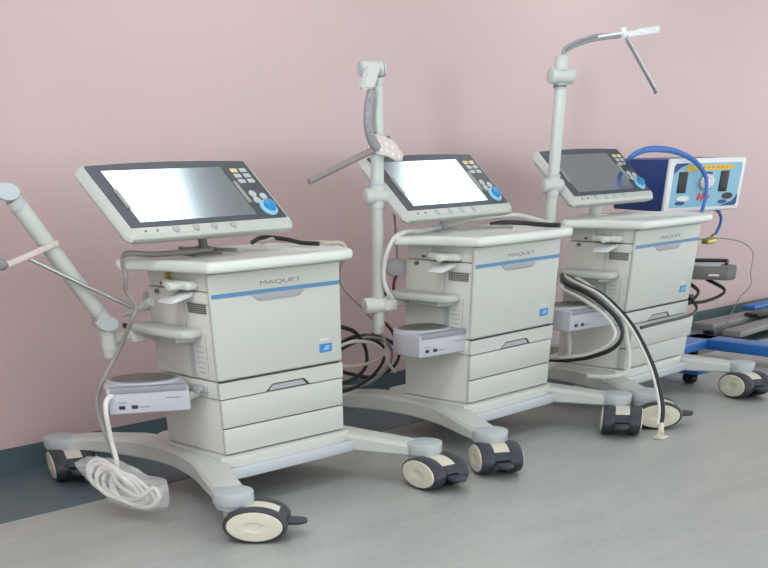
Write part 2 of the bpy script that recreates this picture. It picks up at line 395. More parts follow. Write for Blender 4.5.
    t.faces.new(rs[0]); t.faces.new(rs[-1]); bmesh.ops.recalc_face_normals(t, faces=t.faces); merge(bm, t, 0, F)
    d = link('display', bm, 'white', root)
    bm = bmesh.new(); t = bmesh.new(); 
    pts = [(-.2485, .0), (.2485, 0), (.2485, .199), (.243, .202), (.12, .207), (0, .209), (-.12, .207), (-.243, .202), (-.2485, .199)]
    addprism(bm, pts, -.002, .0015, mtx=F); link('bezel', bm, 'bezel', d, smooth=False)
    bm = bmesh.new(); addprism(bm, [(-.212, .014), (.155, .014), (.155, .183), (-.212, .183)], .001, .0022, mtx=F); link('screen', bm, 'screen', d, smooth=False)
    bm = bmesh.new(); addbox(bm, (-.219, .060, .001), (-.208, .120, .005), .001, mtx=F); link('guide_bar', bm, 'slider', d)
    bm = bmesh.new(); addbox(bm, (.158, .055, .001), (.169, .128, .005), .001, mtx=F); link('guide_bar', bm, 'slider', d)
    for k, (x, y) in enumerate([(.191, .168), (.222, .168), (.191, .149), (.222, .149), (.191, .130), (.222, .130)]):
        bm = bmesh.new(); addbox(bm, (x-.011, y-.0065, .001), (x+.011, y+.0065, .0035), .001, mtx=F)
        link('button', bm, 'btny' if (k == 0 or (i > 0 and k == 1)) else 'btn', d)
    for (x, y) in [(.192, .084), (.191, .062), (.221, .073)]:
        bm = bmesh.new(); t = bmesh.new(); addcyl(bm, (x, y, .0025), .011, .004, bev=.001, seg=24, mtx=F); link('round_button', bm, 'btn', d)
    bm = bmesh.new(); addcyl(bm, (.209, .033, .003), .0255, .006, bev=.002, seg=40, mtx=F); dl = link('rotary_dial', bm, 'dial', d)
    bm = bmesh.new(); addcyl(bm, (.212, .034, .008), .0165, .014, bev=.003, seg=32, mtx=F); link('dial_knob', bm, 'dialb', dl)
    for x in (-.125, -.062, -.004, .056):
        bm = bmesh.new(); addcyl(bm, (x, -.0125, .0), .0092, .008, bev=.002, seg=24, mtx=F); link('membrane_knob', bm, 'grip' if i == 0 else 'cap', d)
    bm = bmesh.new()
    for x in (-.215, -.18): addcyl(bm, (x, -.0125, .0), .0028, .003, seg=12, mtx=F)
    link('indicator_light', bm, 'dgrey', d)
    bm = bmesh.new()      # neck and foot on the tray
    c0 = F @ Vector((0.02, .07, -.05))
    addbox(bm, (bu-.03, bv+.05, .552), (bu+.06, bv+.11, .5575), .002)
    addtube(bm, [(bu+.02, bv+.080, .555), (bu+.02, bv+.080, .60), tuple(c0)], (.012, .014, .024)[i], seg=20, n=4)
    link('display_mount', bm, ('dgrey', 'grip', 'side')[i], root)
    return root

ventilator(0, 'nearest of the three white ventilator carts, left one, with bright glare on its tilted screen')
ventilator(1, 'middle white ventilator cart, standing between the two others, coiled cables hanging on its left')
ventilator(2, 'farthest white ventilator cart, with grey unlit screen and lower drawers pulled slightly open')

# ------------------------------------------------------------------ monitor boxes beside each cart
def monitor_box(i, front_left, yaw, z0, label, w=.212, dp=.190, h=.058, bracket=None):
    loc, rz = CARTS[i]
    c, s = math.cos(rz), math.sin(rz)
    o = empty('humidifier_base', (loc[0]+c*front_left[0]-s*front_left[1], loc[1]+s*front_left[0]+c*front_left[1], z0), rz+R(yaw))
    tag(o, label, 'humidifier base', 'grey humidifier bases beside the carts')
    ol = [(0, 0), (w, 0), (w, dp*.45), (w*.93, dp*.75), (w*.75, dp*.95), (w*.5, dp), (w*.22, dp*.93), (w*.02, dp*.68), (-.004, dp*.4)]
    bm = bmesh.new(); addprism(bm, ol, 0, h, bev=.005, seg=3); b = link('housing', bm, 'box', o)
    bm = bmesh.new(); addprism(bm, [(.008, -.002), (w-.004, -.002), (w-.006, .020), (.008, .020)], h-.012, h+.0015, bev=.002); link('front_lip', bm, 'boxt', b)
    # domed back rim, dark recess ring and the flat hot plate inside
    def oval(fx, fy, cx=w*.5, cy=dp*.55): return [(cx+math.cos(R(a))*w*fx, cy+math.sin(R(a))*dp*fy) for a in range(0, 360, 10)]
    bm = bmesh.new(); addprism(bm, oval(.475, .415), h-.002, h+.004, bev=.002); link('rim', bm, 'box', b)
    bm = bmesh.new(); addprism(bm, oval(.435, .375), h+.003, h+.0048, bev=.0005); link('recess_ring', bm, 'boxt', b)
    bm = bmesh.new(); addprism(bm, oval(.395, .335), h+.0045, h+.0056, bev=.0004); link('heater_plate', bm, 'pan', b)
    for x in (.033, .066):
        bm = bmesh.new(); addbox(bm, (x-.008, -.002, .012), (x+.008, .003, .020), .001); link('button', bm, 'cblack', b)
    for q in ((.150, .031, .186, .0335), (.024, .026, .046, .0275), (.078, .014, .105, .0165)):
        bm = bmesh.new(); addbox(bm, (q[0], -.0012, q[1]), (q[2], .001, q[3])); link('front_print', bm, 'boxt', b, smooth=False)
    if bracket:
        bm = bmesh.new(); addtube(bm, bracket, .009, smooth=False, seg=10); link('mounting_arm', bm, 'side', o)
    return o
monitor_box(0, (-.262, .135), -29, .248, 'grey-blue humidifier base with round plate, front left corner beside the nearest ventilator', bracket=[(.16, .13, .012), (.215, .10, .012), (.262, .098, .030)])
monitor_box(1, (-.192, .052), -8, .272, 'grey-blue humidifier base on the left side of the middle ventilator, above its curved leg', bracket=[(.15, .10, .01), (.19, .10, .01)])
monitor_box(2, (-.300, .040), -8, .272, 'grey humidifier base half hidden between the middle and farthest ventilators', bracket=[(.15, .10, .01), (.32, .12, .01)])

# ------------------------------------------------------------------ circuit support arms
def world(i, p):
    loc, rz = CARTS[i]; c, s = math.cos(rz), math.sin(rz)
    return (loc[0]+c*p[0]-s*p[1], loc[1]+s*p[0]+c*p[1], p[2])
def joint(bm, c, axis, r=.026, l=.062, sz=.72):
    addcyl(bm, c, r, l, axis, bev=.006, sz=sz, seg=32)
AX = (.89, -.45, 0)
BX = (-.28, -.96, 0)
PU, PV = -.128, .28
def arm_root(i, label):
    loc, rz = CARTS[i]
    p = world(i, (PU, PV, .30)); o = empty('support_arm', loc, rz); tag(o, label, 'support arm', 'hinged support arms clamped to the ventilators'); return o
# cart 1 : lower stub, elbow, slanted upper arm, top joint, clamp bar and rod
a = arm_root(0, 'support arm leaning left beside the nearest ventilator, at the left edge of the photo')
u0 = (-.142, .28)
bm = bmesh.new(); addtube(bm, [(*u0, .350), (*u0, .413)], .021, seg=20, smooth=False); addcyl(bm, (*u0, .368), .023, .006); addtube(bm, [(*u0, .385), (-.03, .285, .392)], .012, smooth=False); link('lower_post', bm, 'white', a)
bm = bmesh.new(); joint(bm, (-.142, .28, .424), BX, .030, .052, .55); e = link('elbow_joint', bm, 'white', a)
bm = bmesh.new(); addcyl(bm, (-.150, .2525, .424), .026, .006, BX, sz=.55); link('joint_disc', bm, 'cap', e)
bm = bmesh.new(); addtube(bm, [(-.146, .28, .432), (-.338, .28, .682)], .021, seg=20, smooth=False); link('upper_post', bm, 'white', a)
for p, q in (((-.160, .28, .450), (-.164, .28, .455)), ((-.325, .28, .665), (-.329, .28, .670))):
    bm = bmesh.new(); addtube(bm, [p, q], .0228, seg=20, smooth=False); link('post_collar', bm, 'cap', a)
bm = bmesh.new(); joint(bm, (-.352, .28, .693), BX, .030, .052, .55); e = link('top_joint', bm, 'white', a)
bm = bmesh.new(); addcyl(bm, (-.360, .2525, .693), .026, .006, BX, sz=.55); link('joint_disc', bm, 'cap', e)
bm = bmesh.new(); addtube(bm, [(-.36, .28, .694), (-.42, .27, .692), (-.50, .25, .66), (-.52, .23, .61), (-.47, .24, .566), (-.405, .265, .563)], .011, seg=12); link('flexible_hose', bm, 'hose', a)
bm = bmesh.new(); Mx = frame((-.325, .262, .5785), Vector((.975, 0, .222)), (0, 1, 0), Vector((-.222, 0, .975)))
addbox(bm, (-.075, -.008, -.005), (.075, .008, .006), .002, mtx=Mx); link('tube_clamp', bm, 'pink', a)
bm = bmesh.new(); addtube(bm, [(-.335, .262, .569), (-.200, .245, .507), (-.075, .235, .452)], .0045, smooth=False); link('hanger_rod', bm, 'steel', a)
# cart 2 : straight up, folded head, grey hose, perforated clamp, rod
a = arm_root(1, 'upright support arm behind the middle ventilator, its head folded down with grey hose')
def upright(a, i, zt, zlow):
    bm = bmesh.new(); addtube(bm, [(PU, PV, zlow), (PU, PV, .628)], .0195, seg=24, smooth=False); addcyl(bm, (PU, PV, zlow+.02), .0215, .005); link('lower_post', bm, 'white', a)
    bm = bmesh.new(); addtube(bm, [(PU-.0, PV, .62), (PU, PV, .67)], .023, seg=24, smooth=False); joint(bm, (PU-.006, PV, .646), AX, .024, .072, .78); e = link('elbow_joint', bm, 'white', a)
    bm = bmesh.new(); addcyl(bm, (PU+.027, PV-.018, .646), .019, .005, AX, sz=.78); link('joint_disc', bm, 'cap', e)
    bm = bmesh.new(); addtube(bm, [(PU, PV, .67), (PU-.003, PV, zt)], .0195, seg=24, smooth=False); link('upper_post', bm, 'white', a)
    for (x, z, r_, l_) in ((PU, .672, .0242, .006), (PU-.003, zt-.012, .0205, .004), (PU, .618, .0205, .003)):
        bm = bmesh.new(); addcyl(bm, (x, PV, z), r_, l_); link('post_collar', bm, 'cap', a)
upright(a, 1, .895, .315)
bm = bmesh.new(); joint(bm, (PU-.012, PV, .386), AX, .026, .078, .75); addtube(bm, [(PU, PV, .39), (-.02, .285, .392)], .014, smooth=False); addbox(bm, (PU-.005, PV-.04, .372), (PU+.05, PV+.0, .40), .006); link('rail_clamp', bm, 'side', a)
bm = bmesh.new(); addcyl(bm, (PU-.014, PV+.006, .914), .021, .062, AX, sz=.8, bev=.004); e = link('top_joint', bm, 'white', a)
bm = bmesh.new(); addcyl(bm, (PU-.044, PV+.022, .914), .018, .006, AX, sz=.8); addcyl(bm, (PU+.017, PV-.010, .914), .019, .006, AX, sz=.8); link('joint_disc', bm, 'cap', e)
bm = bmesh.new(); Mx = frame((-.183, .262, .888), Vector((.93, -.36, 0)), Vector((.36, .93, 0)), (0, 0, 1))
t = bmesh.new(); bmesh.ops.create_cube(t, size=1)
for v in t.verts:
    top = v.co.z > 0
    v.co = Vector((v.co.x*.042+(.014 if top else -.008), v.co.y*.028, .030 if top else -.016))
bmesh.ops.bevel(t, geom=t.edges[:], offset=.005, segments=2, affect='EDGES'); merge(bm, t, 0, Mx); link('folded_head', bm, 'white', a)
bm = bmesh.new(); addtube(bm, [(-.180, .252, .868), (-.196, .25, .840), (-.200, .25, .805), (-.188, .25, .775), (-.163, .25, .752)], .0125, seg=14); link('flexible_hose', bm, 'hose', a)
bm = bmesh.new(); Mx = frame((-.128, .240, .7500), Vector((.90, -.40, -.17)).normalized(), Vector((.16, .02, .98)).normalized(), Vector((-.4, -.9, 0)).normalized())
addprism(bm, [(-.062, -.012), (-.035, -.017), (.0, -.016), (.028, -.022), (.046, -.018), (.050, -.006), (.036, .006), (.020, .018), (-.01, .025), (-.045, .026), (-.060, .012)], -.008, .008, bev=.003, mtx=Mx)
tc = link('tube_clamp', bm, 'pink', a)
for (x, y) in [(-.045, .026), (.0, .024)]:
    bm = bmesh.new(); addcyl(bm, (x, y, .0), .006, .007, (0, 1, 0), mtx=Mx); link('clamp_screw', bm, 'dgrey', tc)
bm = bmesh.new()
for (x, y) in [(-.045, -.004), (-.025, -.006), (-.005, -.005), (.015, -.009), (.034, -.010), (-.035, .010), (-.01, .010), (.012, .005)]: addcyl(bm, (x, y, .0085), .0042, .002, (0, 0, 1), mtx=Mx, seg=12)
link('clamp_holes', bm, 'side', tc)
bm = bmesh.new(); addtube(bm, [(-.185, .25, .747), (-.408, .285, .687)], .0075, smooth=False, seg=12); link('hanger_rod', bm, 'rod', a)
# cart 3 : tall, thin twin gooseneck, bar and rod
a = arm_root(2, 'tall support arm behind the farthest ventilator, its thin neck arching right over the blue box')
upright(a, 2, .895, .315)
bm = bmesh.new(); addtube(bm, [(PU, PV, .39), (-.02, .285, .392)], .014, smooth=False); link('rail_clamp', bm, 'side', a)
bm = bmesh.new(); joint(bm, (-.133, .28, .913), AX, .025, .085, .8); addcyl(bm, (-.138, .28, .942), .0235, .036, bev=.004, r2=.021); link('top_joint', bm, 'white', a)
bm = bmesh.new(); addcyl(bm, (-.135, .28, .889), .0225, .006); link('joint_collar', bm, 'dgrey', a)
for dz in (0, .008):
    bm = bmesh.new(); addtube(bm, [(-.142+dz, .28, .950), (-.132, .28, .964+dz), (-.078, .28, .980+dz), (.0, .28, .994+dz), (.07, .28, 1.002+dz), (.19, .28, 1.011+dz*.3)], .0045, seg=10); link('gooseneck', bm, 'hose', a)
bm = bmesh.new(); Mx = frame((.236, .28, 1.016), Vector((.99, 0, .085)).normalized(), (0, 1, 0), Vector((-.085, 0, .99)).normalized())
addbox(bm, (-.185, -.006, .003), (.02, .006, .009), .002, mtx=Mx); addbox(bm, (-.03, -.009, -.006), (.190, .009, .008), .002, mtx=Mx); addcyl(bm, (-.028, 0, .012), .010, .014, mtx=Mx)
for x in (.08, .13, .175): addbox(bm, (x-.010, -.011, -.002), (x+.010, .011, .011), .002, mtx=Mx)
link('tube_clamp', bm, 'pwhite', a)
bm = bmesh.new(); addtube(bm, [(.215, .27, 1.008), (.452, .27, .884)], .0065, smooth=False); addtube(bm, [(.448, .27, .887), (.456, .27, .882)], .0085, smooth=False); link('hanger_rod', bm, 'steel', a)

# ------------------------------------------------------------------ cables and hoses
def cable(name, pts, r, m, label, cat='cable', group=None, n=8, seg=10):
    o = tube(name, pts, r, m, n=n, seg=seg); return tag(o, label, cat, group)
cable('grey_tube', [(1.985, 2.60, .563), (1.90, 2.60, .563), (1.80, 2.61, .564), (1.735, 2.63, .568), (1.70, 2.60, .552), (1.690, 2.578, .53), (1.692, 2.591, .501), (1.712, 2.587, .465), (1.700, 2.597, .438), (1.683, 2.652, .372), (1.633, 2.668, .313), (1.580, 2.637, .272), (1.560, 2.60, .222), (1.567, 2.587, .177), (1.568, 2.580, .150)], .0058, 'cgrey', 'grey tube hanging over the left tray corner of the nearest ventilator down to the bag', 'tube')
cable('white_power_cable', [(1.590, 2.565, .292), (1.556, 2.550, .284), (1.545, 2.545, .255), (1.556, 2.560, .193), (1.562, 2.560, .150), (1.567, 2.570, .118), (1.60, 2.56, .10)], .0065, 'cwhite', 'white cable from the nearest humidifier base down into the plastic bag')
cable('dark_lead', [(1.965, 2.72, .562), (1.98, 2.68, .562), (2.00, 2.66, .566), (2.01, 2.62, .562), (2.03, 2.55, .562)], .0042, 'cgrey', 'short dark lead lying on the tray under the nearest display')
cable('black_lead', [(2.20, 2.70, .561), (2.235, 2.69, .572), (2.275, 2.64, .568), (2.285, 2.58, .562), (2.295, 2.52, .562)], .005, 'cblack', 'black lead arching over the right rear of the nearest ventilator tray')
cable('beige_cable', [(2.22, 2.68, .561), (2.265, 2.66, .570), (2.300, 2.60, .562), (2.340, 2.53, .561), (2.368, 2.50, .558), (2.372, 2.495, .535), (2.385, 2.53, .505), (2.45, 2.60, .46), (2.610, 2.721, .405), (2.685, 2.740, .365), (2.765, 2.760, .309), (2.802, 2.760, .258), (2.773, 2.760, .225), (2.688, 2.760, .215), (2.590, 2.761, .221)], .0048, 'cbeige', 'thin beige cable draped from the nearest tray down toward the coiled cables')
GP = 'coiled cables hanging between the nearest and middle ventilators'
cable('coiled_cable', [(2.50, 2.80, .345), (2.619, 2.80, .324), (2.700, 2.80, .298), (2.746, 2.80, .246), (2.740, 2.80, .196), (2.668, 2.80, .168), (2.560, 2.80, .17)], .0062, 'cblack', 'black cable loop closest to the right side of the nearest ventilator', 'cable', GP)
cable('coiled_cable', [(2.54, 2.83, .20), (2.606, 2.83, .230), (2.677, 2.83, .259), (2.772, 2.83, .275), (2.864, 2.83, .257), (2.903, 2.83, .221), (2.883, 2.83, .18), (2.793, 2.83, .146), (2.696, 2.83, .144), (2.58, 2.83, .163)], .0055, 'cgrey', 'grey cable in the lowest wide loop between the nearest and middle ventilators', 'cable', GP)
cable('coiled_cable', [(2.54, 2.86, .22), (2.635, 2.86, .247), (2.730, 2.86, .276), (2.850, 2.86, .270), (2.944, 2.86, .238), (2.970, 2.86, .203), (2.934, 2.86, .168), (2.833, 2.86, .153), (2.726, 2.86, .175), (2.60, 2.86, .208)], .006, 'cblack', 'black cable in the widest loop, nearest to the middle ventilator', 'cable', GP)
cable('coiled_cable', [(2.56, 2.81, .150), (2.66, 2.81, .140), (2.76, 2.81, .158), (2.83, 2.81, .195), (2.845, 2.81, .235), (2.80, 2.81, .266), (2.71, 2.81, .272), (2.62, 2.81, .255), (2.56, 2.81, .235)], .0055, 'cblack', 'black cable in the loop just inside the widest one between the nearest and middle ventilators', 'cable', GP)
cable('coiled_cable', [(2.50, 2.78, .25), (2.570, 2.78, .267), (2.662, 2.78, .279), (2.755, 2.78, .267), (2.813, 2.78, .236), (2.832, 2.78, .205), (2.867, 2.78, .172)], .0045, 'cwhite', 'thin pale cable crossing in front of the black loops', 'cable', GP)
# cart 2 tray
cable('cream_hose', [(3.26, 2.46, .562), (3.31, 2.55, .566), (3.33, 2.65, .574), (3.25, 2.70, .574), (3.13, 2.695, .570), (3.014, 2.672, .564), (2.90, 2.645, .562), (2.803, 2.615, .562), (2.73, 2.60, .564), (2.685, 2.605, .552), (2.662, 2.613, .523), (2.658, 2.625, .486), (2.661, 2.629, .45), (2.671, 2.622, .42), (2.700, 2.63, .400)], .0068, 'cwhite', 'cream hose lying over the middle ventilator tray and down its left side', 'hose')
cable('black_lead', [(3.13, 2.60, .562), (3.18, 2.59, .565), (3.215, 2.54, .564), (3.235, 2.47, .561), (3.250, 2.41, .561)], .006, 'cblack', 'black lead on the right end of the middle ventilator tray')
cable('dark_lead', [(3.02, 2.56, .562), (3.06, 2.52, .563), (3.08, 2.47, .562)], .0045, 'cgrey', 'short dark lead on the tray under the middle display')
pd = empty('hanging_sensor', (0, 0, 0)); tag(pd, 'grey oval sensor hanging behind the left side of the middle ventilator', 'sensor')
bm = bmesh.new(); addcyl(bm, (2.776, 2.685, .470), .040, .014, (-.55, -.83, 0), sz=.60, bev=.005); link('sensor_body', bm, 'grip', pd)
tube('lead', [(2.83, 2.75, .60), (2.795, 2.71, .56), (2.780, 2.69, .53), (2.778, 2.686, .49)], .004, 'cgrey', pd)
tube('tube', [(2.772, 2.684, .450), (2.759, 2.682, .428), (2.766, 2.682, .398), (2.780, 2.660, .378)], .005, 'cred', pd)
cable('red_cable', [(2.70, 2.72, .30), (2.73, 2.735, .325), (2.77, 2.74, .325), (2.80, 2.73, .30), (2.81, 2.72, .27)], .005, 'cred', 'maroon cable looping below the support arm of the middle ventilator')
# cart 3 hoses
cable('black_hose', [(3.545, 2.60, .404), (3.502, 2.553, .387), (3.477, 2.445, .370), (3.442, 2.331, .341), (3.426, 2.255, .304), (3.407, 2.223, .269), (3.406, 2.255, .230), (3.421, 2.353, .196), (3.436, 2.470, .174), (3.480, 2.600, .160)], .0068, 'cblack', 'black hose curving back behind the middle ventilator, on the left of the farthest one', 'hose')
cable('grey_hose', [(3.555, 2.62, .396), (3.488, 2.555, .373), (3.460, 2.444, .352), (3.428, 2.333, .325), (3.410, 2.268, .294), (3.390, 2.240, .270), (3.390, 2.270, .238), (3.405, 2.350, .207), (3.420, 2.465, .184), (3.45, 2.581, .170)], .0052, 'cwhite', 'pale hose running just inside the curve of the black hose', 'hose')
h2 = [(3.560, 2.60, .402), (3.514, 2.496, .386), (3.490, 2.381, .364), (3.484, 2.295, .326), (3.477, 2.225, .284), (3.470, 2.160, .229), (3.468, 2.108, .170), (3.455, 2.062, .108), (3.436, 2.033, .066), (3.405, 2.012, .030)]
cable('black_hose', h2, .0075, 'cblack', 'black hose dropping to the floor in front of the farthest ventilator front wheel', 'hose')
cable('pale_hose', [(x-.008, y+.010, z+.003) for x, y, z in h2], .0050, 'cwhite', 'pale hose taped along the black one, dropping to the floor in front of the wheel', 'hose')
bm = bmesh.new(); addtube(bm, [(3.412, 2.016, .036), (3.396, 2.006, .016), (3.384, 1.998, .009)], .014, seg=12, radii=(.009, .014)); addbox(bm, (3.360, 1.975, .0005), (3.402, 2.012, .009), .003)
tag(link('hose_connector', bm, 'cream'), 'cream connector on the floor at the end of the paired hoses', 'connector')
cable('clear_tube', [(3.580, 2.60, .402), (3.545, 2.496, .384), (3.530, 2.389, .347), (3.514, 2.302, .303), (3.515, 2.271, .243), (3.516, 2.252, .190), (3.512, 2.255, .150), (3.480, 2.30, .135), (3.46, 2.38, .132)], .0075, 'cwhite', 'translucent white tube hanging to the left leg of the farthest ventilator', 'tube')
cable('thick_grey_hose', [(3.43, 2.70, .10), (3.480, 2.66, .118), (3.534, 2.60, .135), (3.545, 2.545, .170), (3.540, 2.535, .205), (3.555, 2.56, .245)], .011, 'cwhite', 'thick off-white hose bent in the gap behind the middle ventilator', 'hose')
cable('black_cable', [(3.640, 2.30, .264), (3.72, 2.305, .2655), (3.806, 2.309, .266), (3.938, 2.318, .266), (4.034, 2.330, .268), (4.098, 2.355, .280), (4.112, 2.39, .300), (4.108, 2.42, .31)], .0050, 'cblack', 'black cable lying across the open drawer top of the farthest ventilator')
bm = bmesh.new(); addbox(bm, (4.093, 2.385, .286), (4.125, 2.425, .300), .005); addbox(bm, (4.094, 2.39, .304), (4.13, 2.42, .316), .005)
tag(link('cable_clip', bm, 'cblack'), 'black cable clip on the right side of the farthest ventilator', 'clip')

# grey control box on the right of cart 3, with its cables
P0, P1 = Vector(world(2, (.512, .215, 0))), Vector(world(2, (.628, -.085, 0)))
dx = (P1-P0).normalized(); dy = Vector((-dx.y, dx.x, 0)); 
cb = empty('control_box', (P0.x, P0.y, .352)); tag(cb, 'dark grey control box jutting out on the right of the farthest ventilator', 'control box')
Mx = frame((0, 0, 0), dx, dy, (0, 0, 1)); L_ = (P1-P0).length
bm = bmesh.new(); addprism(bm, [(0, 0), (L_-.03, 0), (L_, .03), (L_-.01, .13), (L_-.05, .17), (.02, .17), (0, .14)], 0, .038, bev=.006, mtx=Mx); hb = link('housing', bm, 'dgrey', cb)
bm = bmesh.new(); addbox(bm, (.03, .05, .036), (L_-.07, .15, .041), .002, mtx=Mx); link('top_pad', bm, 'cap', hb)
bm = bmesh.new(); addtube(bm, [tuple(Mx @ Vector(p)) for p in [(.02, .15, .045), (L_-.08, .16, .048), (L_-.05, .13, .046), (L_-.05, .10, .042)]], .006); link('black_handle', bm, 'cblack', hb)
bm = bmesh.new(); addbox(bm, (L_-.10, -.002, .012), (L_-.06, .003, .018), .001, mtx=Mx); link('white_label', bm, 'pwhite', hb)
bm = bmesh.new(); addtube(bm, [tuple(Mx @ Vector(p)) for p in [(.04, .05, .02), (-.03, .0, .02), (-.06, .01, .02)]], .012, smooth=False); link('mounting_arm', bm, 'dgrey', cb)
def mw(*p): return tuple(Vector((P0.x, P0.y, .352))+Mx @ Vector(p))
cable('black_cable', [mw(L_*.35, .06, -.002), (4.19, 2.42, .325), (4.175, 2.41, .305), (4.128, 2.405, .294)], .006, 'cblack', 'short black cable from the control box to the clip, nearer the ventilator', 'cable', 'cables under the control box')
cable('black_cable', [mw(L_*.66, .05, -.002), (4.270, 2.35, .325), (4.262, 2.355, .305), (4.20, 2.38, .290), (4.130, 2.400, .289)], .0055, 'cblack', 'longer black cable looping under the control box to the clip', 'cable', 'cables under the control box')
cable('thin_wire', [(4.085, 2.425, .478), (4.141, 2.367, .484), (4.174, 2.318, .482), (4.215, 2.275, .470), (4.240, 2.245, .445), (4.245, 2.24, .415), (4.240, 2.235, .383), (4.250, 2.23, .345), (4.26, 2.27, .303), (4.28, 2.30, .256), (4.30, 2.33, .20)], .0020, 'cgrey', 'thin dark wire arching over the control box and down against the wall')

# ------------------------------------------------------------------ plastic bag with coiled cable
bg = empty('plastic_bag', (1.567, 2.53, 0)); tag(bg, 'clear plastic bag of coiled white cable hanging beside the nearest left leg', 'bag')
e1 = Vector((.35, -.94, 0)).normalized(); e2 = Vector((0, 0, 1)); nn = e1.cross(e2)
bm = bmesh.new(); t = bmesh.new(); prof = [(-.170, .128), (-.14, .146), (-.09, .150), (-.03, .150), (.02, .136), (.07, .118), (.125, .112), (.130, .085), (.118, .048), (.07, .034), (.0, .034), (-.07, .050), (-.12, .085)]
c = Vector((-.02, .092)); seg = 5; rows = []
for s in [-1, -.8, -.45, 0, .45, .8, 1]:
    k = math.sqrt(max(0, 1-s*s))*.75+.25
    rows.append([t.verts.new(e1*(c.x+(a_-c.x)*k)+e2*(c.y+(b_-c.y)*k+random.uniform(-.003, .003))+nn*(s*.034+random.uniform(-.005, .005))) for a_, b_ in prof])
for A, B in zip(rows, rows[1:]):
    for k in range(len(A)): t.faces.new((A[k], A[(k+1) % len(A)], B[(k+1) % len(A)], B[k]))
t.faces.new(rows[0]); t.faces.new(rows[-1]); bmesh.ops.subdivide_edges(t, edges=t.edges[:], cuts=2, use_grid_fill=True)
for v in t.verts: v.co += Vector((random.uniform(-1, 1), random.uniform(-1, 1), random.uniform(-1, 1)))*.0035
merge(bm, t); f = link('film', bm, 'bag', bg)
cc = empty('coiled_white_cable', (1.567, 2.53, 0)); tag(cc, 'coiled white cable inside the clear plastic bag', 'cable')
bm = bmesh.new()
for k in range(7):
    cx_, cz_ = -.065+.013*k+random.uniform(-.010, .010), .104-.0045*k; ra, rb = .066-.005*(k % 3), .036-.003*(k % 2); off = random.uniform(-.014, .014)
    pts = []
    for a in range(0, 361, 30):
        u_, v_ = math.cos(R(a))*ra, math.sin(R(a))*rb; q = -.32
        pts.append(tuple(e1*(cx_+u_)+e2*(cz_+v_+u_*q*.55)+nn*(off+.01*math.sin(R(a*2)))))
    addtube(bm, pts, .0056, n=4, seg=8)
addtube(bm, [tuple(e1*a_+e2*b_+nn*.012) for a_, b_ in [(-.04, .125), (-.02, .09), (.04, .07), (.09, .095), (.105, .075), (.085, .055)]], .006, n=4, seg=8)
link('cable_coils', bm, 'cwhite', cc)
bm = bmesh.new(); addbox(bm, (-.010, -.01, -.012), (.010, .01, .012), .004, mtx=Matrix.Translation(e1*.098+e2*.080)); link('plug', bm, 'grip', cc)

# ------------------------------------------------------------------ blue gas panel on its trolley, behind cart 3
gy = -.267; w_, d_, h_ = .401, .314, .159
g = empty('gas_panel_box', (4.303, 2.70, .540), gy); tag(g, 'navy blue box with light blue gauge panel standing behind the farthest ventilator', 'gas mixer box')
bm = bmesh.new(); addbox(bm, (.012, .008, .002), (w_-.012, d_, h_-.002), .006); bd = link('cabinet', bm, 'navy', g)
bm = bmesh.new(); addbox(bm, (0, -.008, 0), (w_, .012, h_), .007, 3); fp = link('front_frame', bm, 'pwhite', bd)
FX = frame((0, -.008, 0), (1, 0, 0), (0, 0, 1), (0, -1, 0))
def flat(name, pts, m, z=.0004, th=.001, par=None): 
    bm = bmesh.new(); addprism(bm, pts, z-.0003, z+th, mtx=FX); return link(name, bm, m, par or fp, smooth=False)
flat('panel_sheet', [(.022, .014), (w_-.028, .014), (w_-.020, .020), (w_-.020, h_-.020), (w_-.028, h_-.014), (.030, h_-.014), (.022, h_-.022)], 'sky')
flat('corner_patch', [(.022, h_-.045), (.022, h_-.022), (.030, h_-.014), (.10, h_-.014), (.055, h_-.026)], 'navy', .0016)
flat('corner_patch', [(w_-.11, .014), (w_-.028, .014), (w_-.020, .020), (w_-.020, .048), (w_-.045, .028)], 'navy', .0016)
flat('yellow_banner', [(.115, h_-.036), (.325, h_-.036), (.335, h_-.030), (.325, h_-.020), (.115, h_-.020), (.105, h_-.028)], 'yellow', .0018)
flat('yellow_roundel', [(.098+.018*math.cos(R(a)), h_-.030+.010*math.sin(R(a))) for a in range(0, 360, 30)], 'yellow', .0024)
text_mesh('banner_lettering', '- - - - - - -', .16, .002, 'navy', fp, FX @ Matrix.Translation((.222, h_-.028, .0027)))
flat('caption_bar', [(.165, h_-.048), (.225, h_-.048), (.225, h_-.041), (.165, h_-.041)], 'navy', .0016)
for x in (.072, .292):
    bm = bmesh.new(); addbox(bm, (x-.022, .058, .0), (x+.022, .120, .006), .002, mtx=FX); fl = link('flow_tube', bm, 'cblack', fp)
bm = bmesh.new(); addcyl(bm, (.196, .088, .006), .038, .012, mtx=FX @ Matrix.Translation((0, .088, 0)) @ Matrix.Diagonal((1, .66, 1, 1)) @ Matrix.Translation((0, -.088, 0)), bev=.003, seg=40); ga = link('pressure_gauge', bm, 'steel', fp)
GM = FX @ Matrix.Translation((0, .088, 0)) @ Matrix.Diagonal((1, .66, 1, 1)) @ Matrix.Translation((0, -.088, 0))
bm = bmesh.new(); addcyl(bm, (.196, .088, .0125), .029, .002, mtx=GM, seg=40); link('gauge_face', bm, 'pwhite', ga)
bm = bmesh.new()
for a in range(-40, 221, 26): addbox(bm, (.019, -.0012, .0135), (.026, .0012, .0142), mtx=GM @ Matrix.Translation((.196, .088, 0)) @ Matrix.Rotation(R(a), 4, 'Z'))
addbox(bm, (-.004, -.0015, .0135), (.020, .0015, .0145), mtx=GM @ Matrix.Translation((.196, .088, 0)) @ Matrix.Rotation(R(140), 4, 'Z')); link('gauge_marks', bm, 'black', ga, smooth=False)
